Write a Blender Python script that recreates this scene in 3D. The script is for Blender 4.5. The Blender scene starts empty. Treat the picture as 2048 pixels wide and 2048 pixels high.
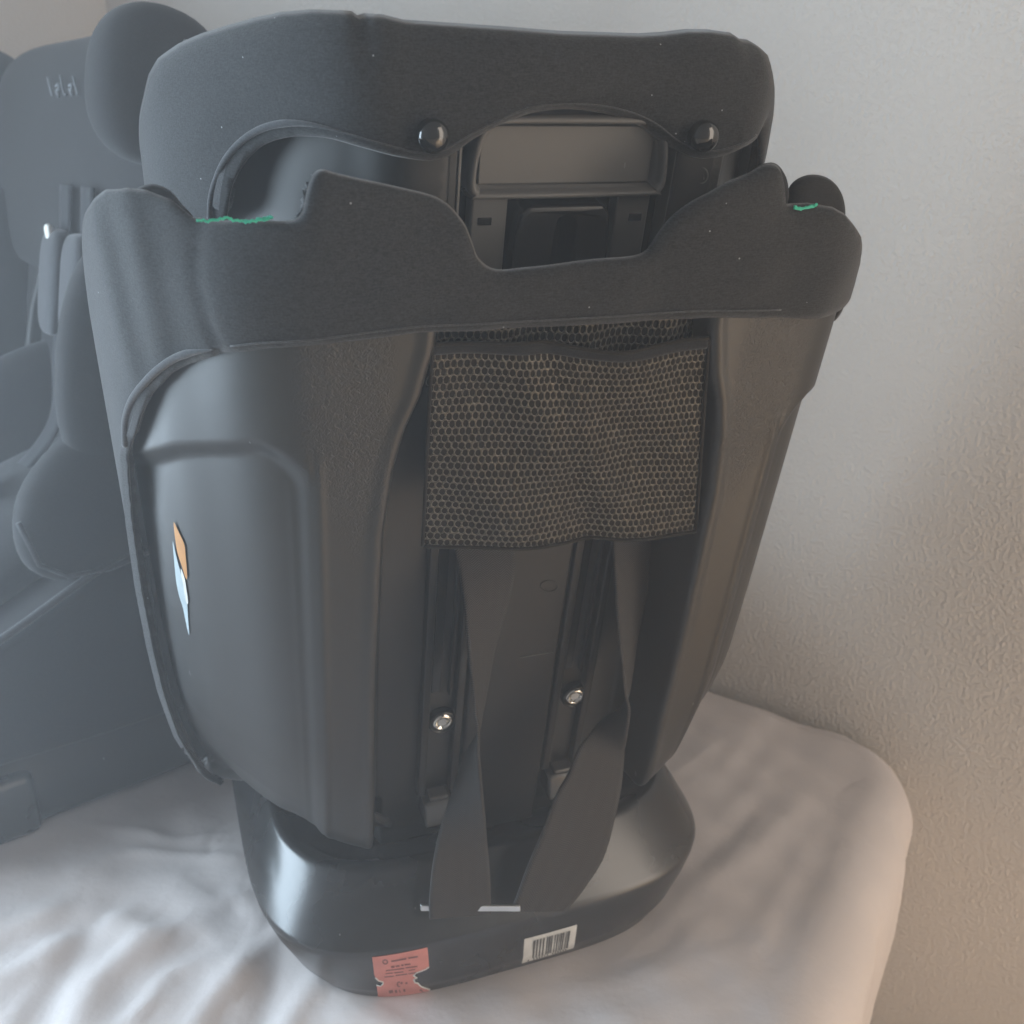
import bpy, bmesh, math, random
import numpy as np
from mathutils import Vector, Matrix
from mathutils.geometry import delaunay_2d_cdt
from math import radians, sin, cos, pi
random.seed(4); RNG = np.random.default_rng(4)
SC = bpy.context.scene
COL = SC.collection

# ------------------------------------------------------------------ camera
FPX, PITCH, CAMH = 2000.0, radians(20.66), 0.65
cam = bpy.data.cameras.new('camera'); camo = bpy.data.objects.new('camera', cam); COL.objects.link(camo)
cam.sensor_width = 36; cam.lens = 36 * FPX / 2048; cam.clip_start = .01; cam.clip_end = 50
camo.location = (0, 0, CAMH); camo.rotation_euler = (radians(90) - PITCH, 0, 0)
cam.dof.use_dof = True; cam.dof.focus_distance = .60; cam.dof.aperture_fstop = 10.5
SC.camera = camo

# ------------------------------------------------------------------ world and lamps
world = bpy.data.worlds.new('World'); SC.world = world; world.use_nodes = True
bg = world.node_tree.nodes['Background']; bg.inputs[0].default_value = (1, .93, .91, 1); bg.inputs[1].default_value = .17
WDIR = Vector((.826, -.563, 0)); WNRM = Vector((.563, .826, 0)); KCOR = Vector((.476, .960, 0))
CCOR = KCOR - WDIR * 1.45
def area(name, loc, aim, sx, sy, power, colour, spread=180):
    l = bpy.data.lights.new(name, 'AREA'); l.shape = 'RECTANGLE'; l.size = sx; l.size_y = sy; l.energy = power; l.color = colour
    l.spread = radians(spread)
    o = bpy.data.objects.new(name, l); COL.objects.link(o); o.location = loc
    o.rotation_euler = (Vector(aim) - Vector(loc)).to_track_quat('-Z', 'Y').to_euler(); return o
wl = CCOR - WNRM * 1.42 + WDIR * .05
area('left_window_light', (wl.x, wl.y, .60), (wl.x + .826, wl.y - .563, .50), 1.5, 1.15, 74, (.69, .855, 1))
area('right_door_light', (1.65, -.38, .66), (.10, .62, .42), .80, 2.40, 27, (1, .86, .72))
sp = bpy.data.lights.new('sunbeam_on_floor', 'SPOT'); sp.energy = 1500; sp.color = (1, .86, .68); sp.spot_size = radians(31); sp.spot_blend = .25; sp.shadow_soft_size = .03
spo = bpy.data.objects.new('sunbeam_on_floor', sp); COL.objects.link(spo); spo.location = (1.75, -1.20, 1.80); spo.rotation_euler = (Vector((1.42, -.36, -.6)) - spo.location).to_track_quat('-Z', 'Y').to_euler()
SC.view_settings.view_transform = 'Standard'; SC.view_settings.look = 'None'
SC.view_settings.exposure = 0; SC.view_settings.gamma = 1; SC.view_settings.use_curve_mapping = False
SC.cycles.use_denoising = True; SC.cycles.max_bounces = 8; SC.cycles.volume_bounces = 1
SC.cycles.caustics_reflective = False; SC.cycles.caustics_refractive = False

# ------------------------------------------------------------------ frames of the main seat
TH, LA = radians(20), radians(14.8)
CF = np.array([0, cos(PITCH), -sin(PITCH)]); CU = np.array([0, sin(PITCH), cos(PITCH)]); CR = np.array([1., 0, 0]); CO = np.array([0, 0, CAMH])
EX = np.array([cos(TH), sin(TH), 0]); FY = np.array([-sin(TH), cos(TH), 0]); EZ0 = np.array([0, 0, 1.])
OB = np.array([-.0162, .70, .143])
CL, SL = cos(LA), sin(LA)
EY = CL * FY + SL * EZ0; EZ = CL * EZ0 - SL * FY
def b2a(a, d, h):            # leaning back-shell coordinates -> coordinates of the seat (origin on the bed below it)
    a, d, h = np.broadcast_arrays(np.asarray(a, float), d, h)
    return np.stack([a, d * CL - h * SL, .143 + d * SL + h * CL], -1)
def a2w(P): return np.array([OB[0], OB[1], 0]) + P[..., :1] * EX + P[..., 1:2] * FY + P[..., 2:3] * EZ0
def ray(px, py): return CF + (px - 1024) / FPX * CR - (py - 1024) / FPX * CU
def on_b(px, py, d):
    D = ray(px, py); t = (d - (CO - OB) @ EY) / (D @ EY); P = CO + t * D - OB
    return (P @ EX, P @ EY, P @ EZ)
def on_y(px, py, y):         # point on a vertical plane of the seat
    D = ray(px, py); o = CO - np.array([OB[0], OB[1], 0]); t = (y - o @ FY) / (D @ FY); P = o + t * D
    return np.array([P @ EX, P @ FY, P[2]])
def on_bed(px, py, z=0):
    D = ray(px, py); return CO + (z - CAMH) / D[2] * D
def dens(P, n=10, closed=False):
    P = np.array(P, float)
    Q = np.vstack([P[-1], P, P[0], P[1]]) if closed else np.vstack([2 * P[0] - P[1], P, 2 * P[-1] - P[-2]])
    o = []
    for i in range(1, len(Q) - 2):
        a, b, c, d = Q[i - 1], Q[i], Q[i + 1], Q[i + 2]
        for k in range(n):
            t = k / n
            o.append(.5 * (2 * b + (c - a) * t + (2 * a - 5 * b + 4 * c - d) * t * t + (3 * b - a - 3 * c + d) * t ** 3))
    if not closed: o.append(P[-1])
    return np.array(o)
def sstep(x, a, b):
    t = np.clip((x - a) / (b - a), 0, 1); return t * t * (3 - 2 * t)
def mkprof(P):
    D = dens(P, 24); s = np.concatenate([[0], np.cumsum(np.hypot(*np.diff(D, axis=0).T))]); return s + P[0][0], D[:, 0], D[:, 1]
PS = mkprof([(.14, -.05), (.155, -.0485), (.17, -.042), (.185, -.029), (.203, -.006), (.222, .02), (.238, .05), (.247, .085), (.25, .12), (.25, .15), (.248, .2)])
PHD = mkprof([(.09, -.012), (.105, -.0115), (.12, -.003), (.137, .016), (.16, .048), (.184, .085), (.203, .12), (.213, .15), (.215, .18), (.21, .21)])
def prof(q, pr, w, wn, o=0):
    s, A, D = pr; c = s[0]; x = np.abs(q)
    a = np.where(x < c, x, np.interp(x, s, A)); d = np.where(x < c, D[0], np.interp(x, s, D))
    k = (w + o - c) / (wn - c); a = np.where(x < c, a, c + (a - c) * k); return np.sign(q) * a, d - o
WH = ([-.12, -.06, -.03, 0, .05, .1, .2, .3, .46, .48, .5, .52], [.185, .207, .217, .228, .240, .245, .249, .250, .252, .249, .243, .235])
def S_shell(q, h, o=0):
    q = np.asarray(q, float); h = np.asarray(h, float)
    a, d = prof(q, PS, np.interp(h, *WH), .25, o)
    return a, d + .045 * np.clip((.14 - h) / .14, 0, 1.2) ** 1.6 * sstep(np.abs(q), .11, .18) * (1 - sstep(np.abs(q), .26, .33)), h
def S_head(q, h, o=0):
    a, d = prof(np.asarray(q, float), PHD, .215, .215, o); return a, d, np.asarray(h, float)
def unproj(S, pts, qr=(-.36, .36), hr=(-.1, .62), n=360):
    Q, Hh = np.meshgrid(np.linspace(*qr, n), np.linspace(*hr, n), indexing='ij')
    def pj(q, h):
        P = a2w(b2a(*S(q, h))); r = P - CO; w = r @ CF; return 1024 + FPX * (r @ CR) / w, 1024 - FPX * (r @ CU) / w, w
    X, Y, W = pj(Q, Hh); out = []
    for px, py in pts:
        c = np.hypot(X - px, Y - py) + (W - .5) * 30
        i = np.unravel_index(np.argmin(c), c.shape); q, h = Q[i], Hh[i]
        for k in range(6):
            e = 1e-4; x, y, _ = pj(np.array([q, q + e, q]), np.array([h, h, h + e]))
            J = np.array([[(x[1] - x[0]) / e, (x[2] - x[0]) / e], [(y[1] - y[0]) / e, (y[2] - y[0]) / e]])
            s = np.linalg.solve(J.T @ J + np.eye(2) * 2e3, J.T @ np.array([px - x[0], py - y[0]]))
            s = np.clip(s, -.006, .006); q += s[0]; h += s[1]
        out.append((q, h))
    return out

# ------------------------------------------------------------------ object helpers
def mesh(name, V, Fc, mat, parent=None, smooth=True, mats=None, midx=None):
    me = bpy.data.meshes.new(name); me.from_pydata([tuple(map(float, v)) for v in V], [], [tuple(int(i) for i in f) for f in Fc]); me.update()
    for m in (mats or [mat]): me.materials.append(m)
    if midx is not None: me.polygons.foreach_set('material_index', np.array(midx, dtype=np.int32))
    if smooth: me.polygons.foreach_set('use_smooth', np.ones(len(me.polygons), dtype=bool))
    o = bpy.data.objects.new(name, me); COL.objects.link(o)
    if parent: o.parent = parent
    return o
def recalc(o):
    bm = bmesh.new(); bm.from_mesh(o.data); bmesh.ops.recalc_face_normals(bm, faces=bm.faces); bm.to_mesh(o.data); bm.free(); return o
def empty(name, loc, rz=0):
    o = bpy.data.objects.new(name, None); COL.objects.link(o); o.location = loc; o.rotation_euler = (0, 0, rz); o.empty_display_size = .05; return o
def tag(o, label, cat=None, kind=None, group=None):
    if label: o['label'] = label
    if cat: o['category'] = cat
    if kind: o['kind'] = kind
    if group: o['group'] = group
    return o
def solid(o, t, off=-1, bev=0):
    m = o.modifiers.new('solid', 'SOLIDIFY'); m.thickness = t; m.offset = off; m.use_even_offset = False
    if bev:
        b = o.modifiers.new('bevel', 'BEVEL'); b.width = bev; b.segments = 3; b.limit_method = 'ANGLE'; b.angle_limit = radians(50)
    return o
def bevel(o, w, seg=3, ang=40):
    b = o.modifiers.new('bevel', 'BEVEL'); b.width = w; b.segments = seg; b.limit_method = 'ANGLE'; b.angle_limit = radians(ang)
    o.modifiers.new('wn', 'WEIGHTED_NORMAL'); return o
def gridf(nu, nv, wrapu=False, flip=False):
    Fc = []
    for i in range(nu if wrapu else nu - 1):
        j = (i + 1) % nu
        for k in range(nv - 1):
            f = (i * nv + k, j * nv + k, j * nv + k + 1, i * nv + k + 1); Fc.append(f[::-1] if flip else f)
    return Fc
def tube(name, P, r, mat, parent, seg=8, closed=False, taper=None):
    P = np.array(P, float); n = len(P); V = []
    up = np.array([.1, -1, .3]); up /= np.linalg.norm(up)
    for i in range(n):
        t = P[(i + 1) % n] - P[i - 1] if closed else P[min(i + 1, n - 1)] - P[max(i - 1, 0)]
        t = t / (np.linalg.norm(t) + 1e-12); s = np.cross(t, up); s /= (np.linalg.norm(s) + 1e-12); u = np.cross(s, t)
        rr = r if taper is None else r * taper[i]
        for k in range(seg):
            a = 2 * pi * k / seg; V.append(P[i] + rr * (cos(a) * s + sin(a) * u))
    Fc = []
    for i in range(n if closed else n - 1):
        j = (i + 1) % n
        for k in range(seg): Fc.append((i * seg + k, i * seg + (k + 1) % seg, j * seg + (k + 1) % seg, j * seg + k))
    if not closed: Fc.append(tuple(range(seg))); Fc.append(tuple(range((n - 1) * seg, n * seg))[::-1])
    return recalc(mesh(name, V, Fc, mat, parent))
def box(name, lo, hi, mat, parent, bev=.002, tf=None, seg=3):
    V = [(x, y, z) for x in (lo[0], hi[0]) for y in (lo[1], hi[1]) for z in (lo[2], hi[2])]
    if tf: V = [tf(*v) for v in V]
    o = mesh(name, V, [(0, 1, 3, 2), (4, 6, 7, 5), (0, 4, 5, 1), (2, 3, 7, 6), (0, 2, 6, 4), (1, 5, 7, 3)], mat, parent, smooth=False)
    recalc(o)
    if bev: bevel(o, bev, seg); o.data.polygons.foreach_set('use_smooth', np.ones(6, dtype=bool))
    return o
bx = lambda a, d, h: b2a(a, d, h)
def bbox_b(name, a, d, h, mat, parent, bev=.002): return box(name, (a[0], d[0], h[0]), (a[1], d[1], h[1]), mat, parent, bev, lambda x, y, z: tuple(b2a(x, y, z)))
def segdist(P, poly):
    A = poly; B = np.roll(poly, -1, 0); d = np.full(len(P), 1e9)
    for a, b in zip(A, B):
        ab = b - a; L = ab @ ab
        if L < 1e-14: continue
        t = np.clip(((P - a) @ ab) / L, 0, 1); d = np.minimum(d, np.hypot(*(P - a - t[:, None] * ab).T))
    return d
def inside(P, poly):
    x, y = P[:, 0], P[:, 1]; c = np.zeros(len(P), bool); A = poly; B = np.roll(poly, -1, 0)
    for a, b in zip(A, B):
        if abs(a[1] - b[1]) < 1e-14: continue
        m = ((a[1] > y) != (b[1] > y)) & (x < (b[0] - a[0]) * (y - a[1]) / (b[1] - a[1]) + a[0]); c ^= m
    return c
def resample(poly, step):
    poly = np.array(poly); o = []
    for a, b in zip(poly, np.roll(poly, -1, 0)):
        L = np.linalg.norm(b - a); n = max(1, int(round(L / step)))
        for k in range(n): o.append(a + (b - a) * k / n)
    return np.array(o)
def patch(name, poly, S, mat, parent, cell=.005, roll=.008, rollfn=None, thick=.004, lift=None, disp=None):
    """a sheet cut to a closed outline in surface coordinates, its edge rolled over, with real thickness"""
    poly = resample(poly, cell * .7)
    keep = [0]
    for i in range(1, len(poly)):
        if np.linalg.norm(poly[i] - poly[keep[-1]]) > cell * .3: keep.append(i)
    poly = poly[keep]; n = len(poly); lo, hi = poly.min(0), poly.max(0); pts = []
    r = 0
    for y in np.arange(lo[1], hi[1], cell * .87):
        r += 1
        for x in np.arange(lo[0] + (cell / 2 if r % 2 else 0), hi[0], cell): pts.append((x, y))
    pts = np.array(pts); pts = pts[inside(pts, poly)]
    dd = segdist(pts, poly); pts = pts[dd > cell * .55]
    nrm = np.roll(poly, -1, 0) - np.roll(poly, 1, 0); nrm = np.stack([-nrm[:, 1], nrm[:, 0]], 1); nrm /= (np.linalg.norm(nrm, axis=1)[:, None] + 1e-12)
    area2 = np.sum(poly[:, 0] * np.roll(poly[:, 1], -1) - np.roll(poly[:, 0], -1) * poly[:, 1])
    if area2 < 0: nrm = -nrm
    ring = poly + nrm * cell * .28; ring = ring[inside(ring, poly) & (segdist(ring, poly) > cell * .2)]
    allp = np.vstack([poly, ring, pts])
    res = delaunay_2d_cdt([Vector(p) for p in allp], [(i, (i + 1) % n) for i in range(n)], [], 1, 1e-7)
    V2 = np.array([(v.x, v.y) for v in res[0]]); Fc = [tuple(f) for f in res[2]]
    e = segdist(V2, poly)
    a, d, h = S(V2[:, 0], V2[:, 1])
    rr = roll if rollfn is None else rollfn(V2)
    t = np.clip(1 - e / np.maximum(rr, 1e-6), 0, 1)
    d = d + rr * (1 - np.sqrt(np.clip(1 - t * t, 0, 1)))
    if lift is not None: d = d - lift(V2, e)
    if disp is not None: d = d + disp(a, h)
    V = b2a(a, d, h); o = mesh(name, V, Fc, mat, parent); 
    bm = bmesh.new(); bm.from_mesh(o.data); bm.normal_update()
    s = sum((f.normal.dot(Vector((0, -CL, -SL))) * f.calc_area()) for f in bm.faces)
    if s < 0: bmesh.ops.reverse_faces(bm, faces=bm.faces)
    bm.to_mesh(o.data); bm.free()
    if thick: solid(o, thick)
    return o
def wob(a, h, amp, k=30, seed=0):
    r = np.random.default_rng(seed); z = 0
    for i in range(6):
        u = r.normal(size=2) * k; z = z + np.sin(a * u[0] + h * u[1] + r.uniform(0, 6.3))
    return amp * z / 3

# ------------------------------------------------------------------ materials
def nmat(name):
    m = bpy.data.materials.new(name); m.use_nodes = True; nt = m.node_tree; b = nt.nodes['Principled BSDF']; return m, nt, b
def N(nt, t, **k):
    n = nt.nodes.new(t)
    for a, v in k.items():
        if a in n.inputs.keys(): n.inputs[a].default_value = v
        else: setattr(n, a, v)
    return n
def ramp(nt, src, stops):
    r = nt.nodes.new('ShaderNodeValToRGB'); e = r.color_ramp.elements
    while len(e) < len(stops): e.new(.5)
    for s, (p, c) in zip(e, stops): s.position = p; s.color = (*c, 1) if len(c) == 3 else c
    nt.links.new(src, r.inputs[0]); return r
def bump(nt, b, src, strength, dist):
    n = N(nt, 'ShaderNodeBump', Strength=strength, Distance=dist); nt.links.new(src, n.inputs['Height']); nt.links.new(n.outputs[0], b.inputs['Normal']); return n
def fabric(name, lo, hi, sheen=.5, rough=.9, scale=900, lint=True, bs=.25):
    m, nt, b = nmat(name); tc = N(nt, 'ShaderNodeTexCoord')
    n1 = N(nt, 'ShaderNodeTexNoise', Scale=scale, Detail=2.0); nt.links.new(tc.outputs['Object'], n1.inputs['Vector'])
    mp = N(nt, 'ShaderNodeMapping'); mp.inputs['Scale'].default_value = (1, 1, 7); nt.links.new(tc.outputs['Object'], mp.inputs[0])
    n2 = N(nt, 'ShaderNodeTexNoise', Scale=scale * .33, Detail=3.0); nt.links.new(mp.outputs[0], n2.inputs['Vector'])
    mx = N(nt, 'ShaderNodeMath', operation='ADD'); nt.links.new(n1.outputs[0], mx.inputs[0]); nt.links.new(n2.outputs[0], mx.inputs[1])
    mh = N(nt, 'ShaderNodeMath', operation='MULTIPLY'); mh.inputs[1].default_value = .5; nt.links.new(mx.outputs[0], mh.inputs[0])
    r = ramp(nt, mh.outputs[0], [(.36, lo), (.64, hi)]); col = r.outputs[0]
    if lint:
        v = N(nt, 'ShaderNodeTexVoronoi', Scale=95.0, Randomness=1.0); nt.links.new(tc.outputs['Object'], v.inputs['Vector'])
        lt = N(nt, 'ShaderNodeMath', operation='LESS_THAN'); lt.inputs[1].default_value = .045; nt.links.new(v.outputs['Distance'], lt.inputs[0])
        n3 = N(nt, 'ShaderNodeTexNoise', Scale=11.0, Detail=2.0); nt.links.new(tc.outputs['Object'], n3.inputs['Vector'])
        gt = N(nt, 'ShaderNodeMath', operation='GREATER_THAN'); gt.inputs[1].default_value = .56; nt.links.new(n3.outputs[0], gt.inputs[0])
        an = N(nt, 'ShaderNodeMath', operation='MULTIPLY'); nt.links.new(lt.outputs[0], an.inputs[0]); nt.links.new(gt.outputs[0], an.inputs[1])
        mc = N(nt, 'ShaderNodeMix', data_type='RGBA'); nt.links.new(an.outputs[0], mc.inputs[0]); nt.links.new(col, mc.inputs[6]); mc.inputs[7].default_value = (.35, .36, .37, 1); col = mc.outputs[2]
    nt.links.new(col, b.inputs['Base Color']); b.inputs['Roughness'].default_value = rough
    b.inputs['Specular IOR Level'].default_value = .25
    b.inputs['Sheen Weight'].default_value = sheen; b.inputs['Sheen Roughness'].default_value = .45
    bump(nt, b, mh.outputs[0], bs, .0012); return m
def plastic(name, col, rough=.42, spec=.5, grain=0, gscale=260, rvar=.08, scratch=True):
    m, nt, b = nmat(name); tc = N(nt, 'ShaderNodeTexCoord')
    n = N(nt, 'ShaderNodeTexNoise', Scale=9.0, Detail=4.0); nt.links.new(tc.outputs['Object'], n.inputs['Vector'])
    mr = N(nt, 'ShaderNodeMapRange'); mr.inputs[3].default_value = rough - rvar; mr.inputs[4].default_value = rough + rvar; nt.links.new(n.outputs[0], mr.inputs[0]); nt.links.new(mr.outputs[0], b.inputs['Roughness'])
    c = ramp(nt, n.outputs[0], [(.3, tuple(v * .85 for v in col)), (.75, tuple(v * 1.15 for v in col))]); cc = c.outputs[0]
    if scratch:
        mp = N(nt, 'ShaderNodeMapping'); mp.inputs['Scale'].default_value = (1, 1, .12); mp.inputs['Rotation'].default_value = (.3, .5, .2); nt.links.new(tc.outputs['Object'], mp.inputs[0])
        v = N(nt, 'ShaderNodeTexVoronoi', Scale=42.0); nt.links.new(mp.outputs[0], v.inputs['Vector'])
        lt = N(nt, 'ShaderNodeMath', operation='LESS_THAN'); lt.inputs[1].default_value = .022; nt.links.new(v.outputs['Distance'], lt.inputs[0])
        mc = N(nt, 'ShaderNodeMix', data_type='RGBA'); nt.links.new(lt.outputs[0], mc.inputs[0]); nt.links.new(cc, mc.inputs[6]); mc.inputs[7].default_value = (.16, .16, .16, 1); cc = mc.outputs[2]
    nt.links.new(cc, b.inputs['Base Color']); b.inputs['Specular IOR Level'].default_value = spec
    g = N(nt, 'ShaderNodeTexNoise', Scale=float(gscale), Detail=2.0, Distortion=.8); nt.links.new(tc.outputs['Object'], g.inputs['Vector'])
    bump(nt, b, g.outputs[0], max(grain, .03), .0012); return m
def plain(name, col, rough=.5, metal=0, spec=.5):
    m, nt, b = nmat(name); tc = N(nt, 'ShaderNodeTexCoord'); n = N(nt, 'ShaderNodeTexNoise', Scale=60.0, Detail=3.0); nt.links.new(tc.outputs['Object'], n.inputs['Vector'])
    r = ramp(nt, n.outputs[0], [(.3, tuple(v * .88 for v in col)), (.7, tuple(min(1, v * 1.1) for v in col))]); nt.links.new(r.outputs[0], b.inputs['Base Color'])
    b.inputs['Roughness'].default_value = rough; b.inputs['Metallic'].default_value = metal; b.inputs['Specular IOR Level'].default_value = spec; return m
M = {}
M['cover'] = fabric('charcoal melange fabric', (.008, .0083, .009), (.038, .0395, .043), sheen=.25)
M['cover_dark'] = fabric('black fabric', (.010, .010, .011), (.022, .022, .024), sheen=.12, lint=False)
M['piping'] = fabric('grey piping fabric', (.035, .036, .04), (.07, .072, .078), sheen=.3, lint=False)
M['net'] = fabric('dark net yarn', (.05, .045, .037), (.19, .17, .135), sheen=.1, rough=.40, lint=False)
M['net'].node_tree.nodes['Principled BSDF'].inputs['Metallic'].default_value = .55
M['lining'] = fabric('brown black lining', (.010, .008, .006), (.020, .016, .012), sheen=.05, lint=False)
M['webbing_dark'] = fabric('black webbing', (.014, .015, .018), (.026, .028, .032), sheen=.15, lint=False, scale=1500)
M['shell'] = plastic('black moulded plastic', (.013, .013, .0135), .50, .5)
def grainy():
    m = plastic('black moulded shell plastic', (.013, .0128, .0125), .44, .7); nt = m.node_tree; b = nt.nodes['Principled BSDF']; bn = b.inputs['Normal'].links[0].from_node
    tc = N(nt, 'ShaderNodeTexCoord'); at = N(nt, 'ShaderNodeAttribute', attribute_name='grain')
    g = N(nt, 'ShaderNodeTexNoise', Scale=420.0, Detail=2.0, Distortion=1.2); nt.links.new(tc.outputs['Object'], g.inputs['Vector'])
    b2 = N(nt, 'ShaderNodeBump', Distance=.0011); nt.links.new(at.outputs['Fac'], b2.inputs['Strength']); nt.links.new(g.outputs[0], b2.inputs['Height']); nt.links.new(bn.outputs[0], b2.inputs['Normal']); nt.links.new(b2.outputs[0], b.inputs['Normal']); return m
M['shell_loft'] = grainy()
M['shell_grain'] = plastic('grained black plastic', (.026, .025, .024), .46, .9, grain=.55, gscale=330)
M['shell_gloss'] = plastic('smooth black plastic', (.012, .012, .013), .24, .5)
M['base'] = plastic('black base plastic', (.014, .014, .0145), .27, .85)
M['grey'] = plastic('grey moulded plastic', (.105, .104, .101), .5, .5)
M['block'] = plastic('satin dark plastic', (.05, .05, .048), .22, .8)
M['chrome'] = plain('bright zinc', (.75, .74, .70), .16, 1)
M['steel'] = plain('steel plate', (.72, .74, .75), .3, 1)
M['button'] = plain('black snap button', (.012, .012, .012), .07, 0, .9)
M['thread'] = plain('green thread', (.03, .50, .33), .6)
M['red'] = plain('faded red sticker', (.62, .23, .19), .6)
M['paper'] = plain('white sticker paper', (.70, .68, .63), .65)
M['ink'] = plain('dark ink', (.09, .085, .08), .7)
M['redink'] = plain('brown ink', (.22, .09, .08), .7)
M['orange'] = plain('orange sticker', (.55, .24, .06), .5)
M['script'] = plain('pale grey print', (.17, .18, .19), .7)
M['white_label'] = plain('pale label', (.42, .50, .53), .45)
# woven strap: chevron ribs
def webbing():
    m, nt, b = nmat('brown grey webbing'); uv = N(nt, 'ShaderNodeUVMap')
    sp = N(nt, 'ShaderNodeSeparateXYZ'); nt.links.new(uv.outputs[0], sp.inputs[0])
    tri = N(nt, 'ShaderNodeMath', operation='PINGPONG'); tri.inputs[1].default_value = .0046; nt.links.new(sp.outputs[0], tri.inputs[0])
    ad = N(nt, 'ShaderNodeMath', operation='MULTIPLY_ADD'); ad.inputs[1].default_value = .9; nt.links.new(tri.outputs[0], ad.inputs[0]); nt.links.new(sp.outputs[1], ad.inputs[2])
    ml = N(nt, 'ShaderNodeMath', operation='MULTIPLY'); ml.inputs[1].default_value = 2 * pi / .0017; nt.links.new(ad.outputs[0], ml.inputs[0])
    s = N(nt, 'ShaderNodeMath', operation='SINE'); nt.links.new(ml.outputs[0], s.inputs[0])
    mr = N(nt, 'ShaderNodeMapRange'); mr.inputs[1].default_value = -1; nt.links.new(s.outputs[0], mr.inputs[0])
    r = ramp(nt, mr.outputs[0], [(.15, (.009, .009, .0095)), (.8, (.064, .059, .056))]); nt.links.new(r.outputs[0], b.inputs['Base Color'])
    b.inputs['Roughness'].default_value = .75; b.inputs['Sheen Weight'].default_value = .04; b.inputs['Specular IOR Level'].default_value = .3
    bump(nt, b, mr.outputs[0], .5, .0006); return m
M['webbing'] = webbing()
def plaster():
    m, nt, b = nmat('rough white plaster'); tc = N(nt, 'ShaderNodeTexCoord')
    n1 = N(nt, 'ShaderNodeTexNoise', Scale=240.0, Detail=3.0, Roughness=.55, Distortion=.1); nt.links.new(tc.outputs['Object'], n1.inputs['Vector'])
    r1 = ramp(nt, n1.outputs[0], [(.44, (0, 0, 0)), (.66, (1, 1, 1))])
    n2 = N(nt, 'ShaderNodeTexNoise', Scale=330.0, Detail=2.0); nt.links.new(tc.outputs['Object'], n2.inputs['Vector'])
    ad = N(nt, 'ShaderNodeMath', operation='MULTIPLY_ADD'); ad.inputs[1].default_value = .35; nt.links.new(n2.outputs[0], ad.inputs[0]); nt.links.new(r1.outputs[0], ad.inputs[2])
    n3 = N(nt, 'ShaderNodeTexNoise', Scale=2.2, Detail=3.0); nt.links.new(tc.outputs['Object'], n3.inputs['Vector'])
    c = ramp(nt, n3.outputs[0], [(.3, (.63, .59, .545)), (.7, (.69, .65, .605))]); nt.links.new(c.outputs[0], b.inputs['Base Color'])
    b.inputs['Roughness'].default_value = .92; b.inputs['Specular IOR Level'].default_value = .2
    bump(nt, b, ad.outputs[0], .5, .0022); return m
M['wall'] = plaster()
def sheetmat():
    m, nt, b = nmat('white cotton sheet'); tc = N(nt, 'ShaderNodeTexCoord')
    n1 = N(nt, 'ShaderNodeTexNoise', Scale=1400.0, Detail=1.0); nt.links.new(tc.outputs['Object'], n1.inputs['Vector'])
    n2 = N(nt, 'ShaderNodeTexNoise', Scale=3.0, Detail=3.0); nt.links.new(tc.outputs['Object'], n2.inputs['Vector'])
    c = ramp(nt, n2.outputs[0], [(.3, (.58, .525, .505)), (.7, (.64, .585, .565))]); nt.links.new(c.outputs[0], b.inputs['Base Color'])
    n3 = N(nt, 'ShaderNodeTexNoise', Scale=38.0, Detail=4.0, Roughness=.55); nt.links.new(tc.outputs['Object'], n3.inputs['Vector'])
    ad = N(nt, 'ShaderNodeMath', operation='MULTIPLY_ADD'); ad.inputs[1].default_value = .06; nt.links.new(n1.outputs[0], ad.inputs[0]); nt.links.new(n3.outputs[0], ad.inputs[2])
    b.inputs['Roughness'].default_value = .85; b.inputs['Sheen Weight'].default_value = .15; b.inputs['Specular IOR Level'].default_value = .2
    bump(nt, b, ad.outputs[0], .28, .006); return m
M['sheet'] = sheetmat()
M['floor'] = plastic('brown floor boards', (.55, .43, .31), .5)

# ------------------------------------------------------------------ setting: walls, floor
def wallslab(name, p0, p1, th, z0, z1):
    p0, p1 = Vector(p0), Vector(p1); d = (p1 - p0).normalized(); n = Vector((-d.y, d.x, 0)) * th
    V = [(*(q.xy), z) for q in (p0, p1, p1 + n, p0 + n) for z in (z0, z1)]
    o = mesh(name, V, [(0, 2, 3, 1), (2, 4, 5, 3), (4, 6, 7, 5), (6, 0, 1, 7), (1, 3, 5, 7), (0, 6, 4, 2)], M['wall'], None, smooth=False)
    o['kind'] = 'structure'; return recalc(o)
wallslab('wall_back', KCOR + WDIR * 1.6, CCOR, -.12, -.60, 1.9)
wallslab('wall_left', CCOR - WDIR * .001, CCOR - WNRM * .82, .12, -.60, 1.9)
fl = box('floor', (-3.2, -1.9, -.70), (3.0, 3.0, -.602), M['floor'], None, 0); fl['kind'] = 'structure'

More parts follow.
